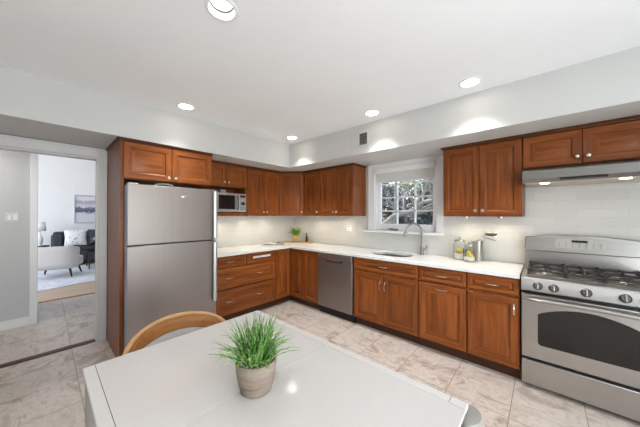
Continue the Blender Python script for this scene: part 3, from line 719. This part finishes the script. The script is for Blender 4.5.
t = thing('range_hood', 'low stainless steel range hood under the short cabinet, two lamps lit', 'hood', (3.568, -.008, 1.70))
b = MB(); b.prism([(-.492, .03), (-.492, .10), (-.47, .118), (0, .143), (0, .012), (-.02, .0), (-.47, .0)], 'x', 0, .764); b.build('body', 'steel_mid', t, bevel=.003)
b = MB(); b.prism([(-.47, -.002), (-.47, .0), (-.03, .0), (-.03, -.002)], 'x', .02, .744); b.build('underside', plain('hood_pan', (206, 196, 178), .5), t)
b = MB(); b.prism([(-.4975, .010), (-.4975, .022), (-.482, .020), (-.482, .009)], 'x', .24, .50); b.build('switch_strip', 'black', t)
for x in (.15, .60):
    b = MB(); b.lathe([(.032, 0), (.030, -.005), (.015, -.007)], (x, -.40, -.002), 24); o = b.build('lamp', 'hood_glow', t)
    l = light('hood_spot', 'SPOT', (3.568 + x, -.408, 1.688), (0, 0.15, -1), 1.1, (1, .92, .78), spot_size=R(140), spot_blend=.8, shadow_soft_size=.03)

# ------------------------------------------------------------------ ceiling lights, pucks, vent, plates
cans = [(2.43, -2.69, 'round recessed ceiling light over the table, nearest and largest', 1), (1.009, -2.361, 'round recessed ceiling light above the refrigerator end of the room', 1), (1.041, -.957, 'round recessed ceiling light in front of the cabinet corner', 1),
        (2.333, -.953, 'round recessed ceiling light in front of the wall vent and sink window', 1), (3.257, -.955, 'round recessed ceiling light in front of the wall cabinet beside the range', 1),
        (4.1, -2.7, 'unseen recessed light added for brightness, nearest the added side window', 0), (2.6, -4.3, 'unseen recessed light added for brightness near the plain back wall, doorway side', 0), (4.3, -4.3, 'unseen recessed light added for brightness near the plain back wall, side window side', 0)]  # these three cans are unseen, added to help light the room
for x, y, lab, vis in cans:
    t = thing('ceiling_light', lab, 'ceiling light', (x, y, CEIL), 0, 'recessed ceiling lights')
    b = MB(); b.lathe([(.085, 0), (.085, -.004), (.078, -.006), (.066, -.005), (.064, -.0015)], n=32, cap0=False, cap1=False); b.build('trim_ring', 'trim', t)
    dz = 0.0
    if vis and y < -2.5:      # the near one shows its recessed baffle and the lens deep inside
        dz = .052
        b = MB(); b.lathe([(.066, -.004), (.0655, .02), (.058, .05)], n=32, cap0=False, cap1=False); b.build('baffle', 'ceiling', t)
        b = MB(); b.lathe([(.0625, .030), (.0575, .026), (.051, .031), (.055, .036)], n=32, cap0=False, cap1=False); b.build('lens_ring', 'iron', t)
        b = MB(); b.lathe([(.0575, .050), (.055, .044), (.03, .043), (.001, .0428)], n=32, cap1=True); b.build('lens', 'lamp_glow', t)
    else:
        b = MB(); b.lathe([(.066, -.001), (.064, -.0045), (.03, -.0048), (.001, -.005)], n=32, cap1=True); b.build('lens', 'lamp_glow', t)
    light('downlight', 'SPOT', (x, y, CEIL - .012 + dz), (0, 0, -1), DOWN * (1 if y > -1 else .75 if x < 1.5 else .9 if y < -4 else .3), (.96, .97, .97), spot_size=R(160 if dz else 100), spot_blend=1.0, shadow_soft_size=.04)
def puck(x, y, z, side):
    t = thing('puck_light', 'small round puck light under the wall cabinets, ' + side, 'puck light', (x, y, z), 0, 'puck lights under the wall cabinets')
    b = MB(); b.lathe([(.034, 0), (.034, -.012), (.028, -.016)], n=20, cap1=False); b.build('housing', 'nickel', t)
    b = MB(); b.lathe([(.028, -.0155), (.001, -.0158)], n=20); b.build('lens', 'puck_glow', t)
    light('puck', 'SPOT', (x, y, z - .02), (0, 0, -1), PUCK, (1, .9, .68), spot_size=R(165), spot_blend=.8, shadow_soft_size=.03)
puck(.19, -1.55, UB, 'below the microwave'); puck(.19, -1.12, UB, 'second from the microwave on the left wall'); puck(.19, -.72, UB, 'next to the corner on the left wall'); puck(.36, -.30, UB, 'in the corner')
puck(.83, -.19, UB, 'under the narrow cabinet'); puck(1.34, -.19, UB, 'left of the window'); puck(3.07, -.19, UB, 'above the glass jars'); puck(3.38, -.19, UB, 'beside the range hood')

t = thing('air_vent', 'white wall vent with dark louvres on the soffit over the window', 'vent', (2.03, -SD, 2.345))
b = MB(); b.box(-.125, .125, -.008, 0, -.085, .085); b.build('frame', 'wall', t, bevel=.003)
b = MB(); b.box(.005, .108, -.0095, -.006, -.068, .068); b.build('opening', 'vent_dark', t)
b = MB()
for k in range(6): b.prism([(-.0165, -.062 + k * .0225), (-.0155, -.061 + k * .0225), (-.0085, -.052 + k * .0225), (-.0095, -.053 + k * .0225)], 'x', .005, .108)
b.build('louvres', 'leg_grey', t)
b = MB()
for k in range(5): b.box(-.11 + k * .022, -.10 + k * .022, -.0105, -.007, -.068, .068)
b.build('left_louvres', 'wall', t)
def plate(name, lab, cat, loc, rz, w, holes):
    t = thing(name, lab, cat, loc, rz)
    b = MB(); b.box(-w / 2, w / 2, -.006, 0, -.058, .058); b.build('plate', 'white_plastic', t, bevel=.003)
    for x in holes:
        b = MB(); b.box(x - .016, x + .016, -.0085, -.005, -.033, .033); b.build('rocker' if 'switch' in name else 'socket', 'trim', t, bevel=.002)
plate('light_switch', 'white double switch plate on the tiles left of the window', 'switch', (1.36, -.008, 1.19), 0, .115, (-.024, .024))
plate('power_outlet', 'white double outlet plate on the tiles above the steel canister', 'outlet', (3.29, -.008, 1.20), 0, .115, (-.024, .024))
plate('light_switch', 'white switch plate on the grey hall wall', 'switch', (-1.24, -3.59, 1.39), LW, .115, (-.024, .024))

# ------------------------------------------------------------------ things on the worktop
CT = .9145
def jar(x, y, r, h, lab, fill):
    t = thing('glass_jar', lab, 'jar', (x, y, CT))
    b = MB(); b.lathe([(r * .9, 0), (r, .006), (r, h * .82), (r * .8, h * .9), (r * .78, h), (r * .74, h), (r * .74, h * .9), (r * .95, h * .81), (r * .95, .012), (.002, .010)], n=28, cap1=False); b.build('body', 'jar_glass', t)
    b = MB(); b.lathe([(r * .86, h + .001), (r * .88, h + .006), (r * .88, h + .018), (r * .5, h + .024), (r * .16, h + .026), (r * .18, h + .034), (r * .3, h + .042), (r * .25, h + .05), (.003, h + .053)], n=24); b.build('lid', 'nickel', t)
    rnd = random.Random(int(r * 1000))
    b = MB()
    for k in range(fill):
        a = rnd.uniform(0, 2 * PI); q = rnd.uniform(0, r * .55); zz = .03 + rnd.uniform(0, h * .45)
        b.ball((q * math.cos(a), q * math.sin(a), zz), .017, .8, 8)
    o = b.build('contents', 'lemon', t); o['kind'] = 'stuff'
    b = MB(); b.lathe([(r * .9, .012), (r * .92, h * .3), (.002, h * .32)], n=20); b.build('flour', 'white_plastic', t)
jar(2.995, -.135, .064, .205, 'taller glass jar with metal lid on the worktop, behind the shorter jar', 26)
jar(3.105, -.215, .058, .165, 'shorter glass jar with metal lid on the worktop, in front of the steel canister', 18)
t = thing('utensil_canister', 'tall brushed steel canister standing behind the glass jars', 'canister', (3.165, -.10, CT))
b = MB(); b.lathe([(.05, 0), (.052, .004), (.052, .212), (.055, .216), (.052, .22), (.048, .218), (.048, .01), (.001, .009)], n=28, cap1=False); b.build('body', 'steel', t)
def utensil(name, lab, pts, r, head):
    t = thing(name, lab, 'utensil', (3.165, -.10, CT + .012))
    b = MB(); b.tube(pts, r, 8, flat=.7); b.build('shaft', 'nickel', t); 
    head(pts[-1]).build('head', 'steel_dark', t, solid=.0015)
def ladle_head(p):
    b = MB(); n = 16
    b.loops([[(p[0] + .045 + .06 * math.cos(2 * PI * k / n) * q, p[1] + .045 * math.sin(2 * PI * k / n) * q, p[2] + z) for k in range(n)] for q, z in ((.15, -.026), (.6, -.021), (.92, -.008), (1, .004))], cap1=False); return b
def spat_head(p):
    b = MB(); b.loops([[(p[0] - .004, p[1] - .012, p[2]), (p[0] - .004, p[1] + .012, p[2])], [(p[0] + .04, p[1] - .035, p[2] - .002), (p[0] + .04, p[1] + .035, p[2] - .002)], [(p[0] + .105, p[1] - .036, p[2] - .02), (p[0] + .105, p[1] + .036, p[2] - .02)]], closed=False, cap0=False, cap1=False); return b
utensil('ladle', 'metal ladle leaning out of the steel canister', [(.015, 0, .0), (.035, .01, .2), (.05, .015, .262), (.075, .012, .29)], .005, ladle_head)
utensil('spatula', 'metal turner leaning out of the steel canister towards the range', [(-.015, -.015, .0), (.022, -.02, .205), (.03, -.022, .232), (.06, -.02, .242)], .005, spat_head)

# corner group
t = thing('cutting_board', 'round-edged wooden board lying in the corner of the worktop', 'board', (.31, -.20, CT + .0005), R(40))
b = MB(); b.loops([[(x, y, z) for x, y in rrect(-.22, .22, -.10, .10, .04)] for z in (0, .016)]); b.build('slab', 'board', t, bevel=.004)
b = MB(); b.tube([(.22, -.03, .008), (.27, -.02, .008), (.27, .02, .008), (.22, .03, .008)], .009, 8); b.build('grip', 'board', t)
t = thing('potted_fern', 'small bushy green plant in a yellow pot on the corner board', 'plant', (.345, -.245, CT + .0172))
b = MB(); b.lathe([(.045, 0), (.05, .005), (.052, .05), (.05, .053)], n=24); b.build('pot_stand', 'jar_glass', t)
b = MB(); b.lathe([(.036, .053), (.05, .075), (.058, .115), (.054, .12), (.05, .112), (.002, .11)], n=24, cap1=False); b.build('pot', 'yellow', t)
rnd = random.Random(3); b = MB()
def blade(b, p, d, ln, wd, droop, seg=5):
    side = Vector((-d.y, d.x, 0)); side = side.normalized() if side.length > 1e-3 else Vector((1, 0, 0))
    L = []; q = Vector(p); dd = Vector(d).normalized()
    for k in range(seg + 1):
        u = k / seg; ww = wd * (1 - u ** 1.6) * .5 + .0002
        up = side.cross(dd).normalized() * ww * .35
        L.append([q - side * ww + up, q.copy(), q + side * ww + up]); q = q + dd * ln / seg; dd = (dd + Vector((d.x, d.y, 0)) * droop * .4 + Vector((0, 0, -droop))).normalized()
    b.loops(L, closed=False, cap0=False, cap1=False)
for k in range(90):
    a = rnd.uniform(0, 2 * PI); tl = rnd.uniform(.1, 1.0)
    blade(b, (.02 * math.cos(a), .02 * math.sin(a), .11), Vector((math.cos(a) * tl, math.sin(a) * tl, 1)), rnd.uniform(.12, .2), .024, rnd.uniform(.08, .3))
b.build('foliage', 'blade', t, solid=.0006)
t = thing('bottle', 'slim dark bottle standing behind the yellow potted plant', 'bottle', (.50, -.12, CT), 0)
b = MB(); b.lathe([(.02, 0), (.022, .004), (.022, .09), (.012, .12), (.011, .155)], n=20); b.build('body', 'bottle_brown', t)
b = MB(); b.lathe([(.0125, .1555), (.0125, .178), (.011, .18)], n=16); b.build('cap', 'black', t)
o = MB(); o.loops([[(x, y, z) for x, y in rrect(-.05, .05, -.035, .035, .01)] for z in (0, .02)]); o = o.build('wooden_block', 'board', bevel=.003); o.location = (.60, -.15, CT); o.rotation_euler = (0, 0, .5); tag(o, 'little wooden block on the worktop right of the dark bottle', 'block')
t = thing('open_book', 'open magazine with a dark photo lying on the worktop left of the plant', 'book', (.25, -.68, CT + .0015), R(50))
for sgn in (-1, 1):
    b = MB(); L = []
    for k in range(9):
        u = k / 8; x = sgn * u * .2; z = .004 + .027 * math.sin(PI * min(1, u * 1.2)) * (1 - u * .4)
        L.append([(x, -.135, z), (x, .135, z)])
    b.loops(L, closed=False, cap0=False, cap1=False); b.build('page', 'paper', t, solid=.004)
b = MB(); L = []
for k in range(6):
    u = .25 + .7 * k / 5; L.append([(u * .2, -.12, .0072 + .027 * math.sin(PI * min(1, u * 1.2)) * (1 - u * .4)), (u * .2, .11, .0072 + .027 * math.sin(PI * min(1, u * 1.2)) * (1 - u * .4))])
b.loops(L, closed=False, cap0=False, cap1=False); b.build('page_photo', 'photo_ink', t)

# ------------------------------------------------------------------ table, grass pot, chair
TX0, TX1, TY0, TY1, TZ = 2.19, 3.505, -3.207, -2.298, .742
t = thing('dining_table', 'white extending dining table with a glossy top in the foreground', 'table', (2.8475, -2.7525, 0))
ox, oy = 2.8475, -2.7525
b = MB(); 
for x0, x1 in ((TX0, 2.8468), (2.8482, TX1)): b.box(x0 - ox, x1 - ox, TY0 + .041 - oy, TY1 - .041 - oy, TZ - .014, TZ)
b.build('table_top', 'table_white', t, bevel=.0012)
for y0, y1 in ((TY0, TY0 + .0397), (TY1 - .0380, TY1)):
    for x0, x1 in ((TX0, TX1 - .0565), (TX1 - .055, TX1)): b = MB(); b.box(x0 - ox, x1 - ox, y0 - oy, y1 - oy, TZ - .015, TZ); b.build('edge_rail', 'table_strip', t, bevel=.002)
b = MB(); b.box(TX0 + .03 - ox, TX1 - .006 - ox, TY0 + .008 - oy, TY1 - .008 - oy, TZ - .03, TZ - .0145); b.build('apron', 'table_frame', t)
for sx, sy in ((-1, -1), (-1, 1), (1, -1), (1, 1)):
    cx_ = (TX0 + .045 if sx < 0 else TX1 + .002) - ox; cy_ = (TY0 + .062 if sy < 0 else TY1 - .07 if sx < 0 else TY1 - .005) - oy
    def el(dy, rx, ry, z): return [(cx_ + rx * math.cos(2 * PI * i / 24), cy_ + dy + ry * math.sin(2 * PI * i / 24), z) for i in range(24)]
    b = MB(); b.loops([el(0, .030, .040, 0), el(0, .034, .046, .01), el(0, .042, .058, .60), el(0, .042, .058, .695), el(0, .038, .054, .7085), el(0, .002, .003, .7115)]); b.build('leg', 'leg_grey', t)

t = thing('potted_grass', 'stone grey pot of spiky green grass standing on the white table', 'plant', (2.869, -2.764, TZ))
b = MB(); b.lathe([(.052, 0), (.060, .004), (.067, .03), (.0755, .075), (.079, .116), (.078, .121), (.073, .121), (.071, .112), (.002, .108)], n=40, cap1=False); b.build('pot', 'pot_stone', t)
rnd = random.Random(11); b = MB()
for k in range(70):
    a = rnd.uniform(0, 2 * PI); q = .066 * math.sqrt(rnd.uniform(.5, 1)); b.ball((q * math.cos(a), q * math.sin(a), .112), rnd.uniform(.005, .008), .8, 6)
o = b.build('pebbles', 'pebble', t); o['kind'] = 'stuff'
b = MB(); b.lathe([(.071, .106), (.04, .1105), (.001, .112)], n=20); b.build('soil', 'soil', t)
b = MB()
for k in range(210):
    a = rnd.uniform(0, 2 * PI); u_ = math.sqrt(rnd.random()); q = .055 * u_; tl = .05 + u_ * rnd.uniform(.1, .75); ln = rnd.uniform(.12, .175)
    if rnd.random() < .16: tl += .6; ln *= .95
    a2 = a + rnd.gauss(0, .7); d = Vector((math.cos(a2) * tl, math.sin(a2) * tl, 1))
    blade(b, (q * math.cos(a), q * math.sin(a), .108), d, ln, rnd.uniform(.007, .012), rnd.uniform(.0, .34), 6)
b.build('foliage', 'blade', t, solid=.0004)

t = thing('dining_chair', 'bentwood chair with grey upholstery pushed in at the refrigerator end of the table', 'chair', (2.16, -2.765, 0))
RA, RB = .215, .295
def sh(a, o=0, z=0): return (-(RA - o) * math.cos(a), (RB - o) * math.sin(a), z)
def zt(a): return .585 + .188 * max(0, math.cos(a)) ** .62
NA = 32; AM = R(88)
b = MB(); L = []
for k in range(NA + 1):
    a = -AM + 2 * AM * k / NA; zl = .44
    L.append([sh(a, .02 * (1 - j / 6), zl + (zt(a) - zl) * j / 6) for j in range(7)])
b.loops(L, closed=False, cap0=False, cap1=False); b.build('back_shell', 'chair_wood', t, solid=.014)
b = MB(); b.tube([sh(-AM + 2 * AM * k / NA, 0, zt(-AM + 2 * AM * k / NA)) for k in range(NA + 1)], .0125, 8); b.build('rim', 'chair_rim', t)
b = MB(); L = []
for k in range(NA + 1):
    a = (-AM + 2 * AM * k / NA) * .9; hi = zt(a) - .085
    L.append([sh(a, .035 - .01 * (j / 4), .475 + (hi - .475) * j / 4) for j in range(5)])
b.loops(L, closed=False, cap0=False, cap1=False); b.build('back_pad', 'seat_grey', t, solid=.02)
b = MB(); se = []
for k in range(36):
    a = 2 * PI * k / 36; se.append((-.20 * math.cos(a) + (.10 if math.cos(a) < 0 else 0) * abs(math.cos(a)), .255 * math.sin(a)))
b.loops([[(x * s_, y * s_, z) for x, y in se] for s_, z in ((.9, .415), (1, .425), (1, .455), (.93, .475), (.5, .482))]); b.build('seat', 'seat_grey', t)
for sx, sy in ((-.14, -.2), (-.14, .2), (.2, -.18), (.2, .18)):
    b = MB(); b.tube([(sx * 1.15, sy * 1.15, 0), (sx, sy, .43)], [.012, .018], 12); b.build('leg', 'chair_wood', t)

# ------------------------------------------------------------------ living room
b = MB(); b.prism([(-3.18, -3.6), (-3.62, -2.1), (-5.9, -1.6), (-5.9, -4.6), (-3.1, -4.6)], 'z', 0, .012); tag(b.build('area_rug', 'rug'), 'pale blue-grey area rug on the living room floor', 'rug')
t = thing('armchair', 'cream upholstered armchair with dark splayed legs seen from behind through the doorway', 'armchair', (-4.62, -3.10, .020), R(-20))
b = MB(); L = []
def aprof(z, e): 
    return [(x, y, z) for x, y in rrect(-.34 + e, .34 - e, -.37 + e, .37 - e, .12, 5)]
b.loops([aprof(.20, .03), aprof(.23, 0), aprof(.40, 0), aprof(.42, .03)]); b.build('seat', 'cream_fabric', t, bevel=.01)
b = MB(); L = []
for k in range(25):
    a = R(-80 + 160 * k / 24); top = .70 - .06 * (abs(a) / R(80)) ** 6
    ca = math.cos(a) ** .55; sa = math.copysign(abs(math.sin(a)) ** .6, a)
    L.append([(.34 * ca * (1 + .06 * zz), .37 * sa * (1 + .05 * zz), .2 + (top - .2) * zz) for zz in (0, .25, .5, .75, 1)])
b.loops(L, closed=False, cap0=False, cap1=False); b.build('back', 'cream_fabric', t, solid=.07)
for sx, sy in ((.24, -.27), (.24, .27), (-.24, -.27), (-.24, .27)):
    b = MB(); b.tube([(sx * 1.2, sy * 1.2, 0), (sx, sy, .215)], [.014, .026], 10); b.build('leg', 'dark_leg', t)
t = thing('sofa', 'dark charcoal sofa against the far living room wall', 'sofa', (-6.45, -2.05, 0))
b = MB(); b.box(-.45, .42, -1.12, 1.1, .10, .42); b.build('base', 'charcoal', t, bevel=.03)
b = MB(); b.box(-.45, -.2, -1.1, 1.1, .42, .93); b.build('backrest', 'charcoal', t, bevel=.06, seg=4)
for y0, y1 in ((-1.14, -.93), (.93, 1.12)):
    b = MB(); b.box(-.40, .40, y0, y1, .15, .86); b.build('arm', 'charcoal', t, bevel=.06, seg=4)
for y0 in (-.92, .0):
    b = MB(); b.box(-.2, .42, y0, y0 + .91, .425, .55); b.build('seat_cushion', 'charcoal', t, bevel=.035, seg=3)
for y in (-1.05, 1.0):
    for x in (-.38, .36):
        b = MB(); b.cyl((x, y, 0), (x, y, .11), .025); b.build('foot', 'dark_leg', t)
def pillow(lab, x, y, z, rz, mat, s=.46, tilt=-18):
    b = MB(); n = 12; vs = {}
    for sd in (-1, 1):
        for i in range(n + 1):
            for j in range(n + 1):
                u, v = i / n * 2 - 1, j / n * 2 - 1; th = sd * .09 * ((1 - u * u) * (1 - v * v)) ** .4
                sc = 1 - .06 * (1 - abs(u)) * abs(v) ** 4; sc2 = 1 - .06 * (1 - abs(v)) * abs(u) ** 4
                vs[sd, i, j] = b.bm.verts.new((th, u * s / 2 * sc2, v * s / 2 * sc))
        for i in range(n):
            for j in range(n): b.quad([vs[sd, i, j], vs[sd, i + 1, j], vs[sd, i + 1, j + 1], vs[sd, i, j + 1]])
    o = b.build('cushion', mat, ang=60); o.location = (x, y, z); o.rotation_euler = (0, R(tilt), R(rz)); tag(o, lab, 'cushion', 'sofa cushions'); return o
pillow('white dotted cushion on the dark sofa', -6.08, -2.72, .78, 0, 'dotted', .46)
pillow('dark slate cushion on the sofa right of the dotted cushion', -6.08, -2.24, .78, 0, 'pillow_dark', .46)
o = pillow('small black cushion with a white ring on the right of the sofa', -5.86, -2.31, .70, 0, 'black', .26)
b = MB(); b.tube([(.078, .06 * math.cos(2 * PI * k / 14), .015 + .05 * math.sin(2 * PI * k / 14)) for k in range(13)], .012, 6); b.build('ring_motif', 'white_plastic', o)
t = thing('coffee_table', 'black metal framed coffee table in front of the sofa', 'table', (-5.35, -2.1, .0125))
b = MB(); b.box(-.28, .28, -.45, .45, .44, .46); b.build('top', 'black_gloss', t, bevel=.003)
b = MB(); b.box(-.26, .26, -.43, .43, .14, .155); b.build('shelf', 'black', t)
for x in (-.27, .27):
    for y in (-.43, .43):
        b = MB(); b.box(x - .012, x + .012, y - .012, y + .012, 0, .44); b.build('leg', 'black', t)
t = thing('side_table', 'round dark side table holding the lamp beside the sofa', 'table', (-6.35, -3.42, 0))
b = MB(); b.lathe([(.20, .56), (.205, .565), (.205, .585), (.20, .59)], n=28); b.build('top', 'dark_leg', t)
for k in range(3):
    a = 2 * PI * k / 3 + .4; b = MB(); b.cyl((.17 * math.cos(a), .17 * math.sin(a), 0), (.12 * math.cos(a), .12 * math.sin(a), .562), .014); b.build('leg', 'dark_leg', t)
t = thing('table_lamp', 'white table lamp with a drum shade on the side table', 'lamp', (-6.35, -3.40, .59))
b = MB(); b.lathe([(.06, 0), (.06, .01), (.035, .03), (.07, .12), (.06, .22), (.02, .30), (.012, .42)], n=24); b.build('base', 'living_wall', t)
b = MB(); b.lathe([(.125, .40), (.105, .64)], n=28, cap0=False, cap1=False); b.build('shade', 'lamp_shade', t, solid=.004)
t = thing('picture', 'framed pale landscape picture on the far living room wall', 'picture', (-7.0, -2.16, 1.60))
b = MB()
for y0, y1, z0, z1 in ((-.55, -.52, -.43, .43), (.52, .55, -.43, .43), (-.52, .52, -.43, -.40), (-.52, .52, .40, .43)): b.box(0, .03, y0, y1, z0, z1)
b.build('frame', 'picture_frame', t, bevel=.004)
b = MB(); b.box(.002, .012, -.52, .52, -.40, .40); b.build('print', 'landscape', t)
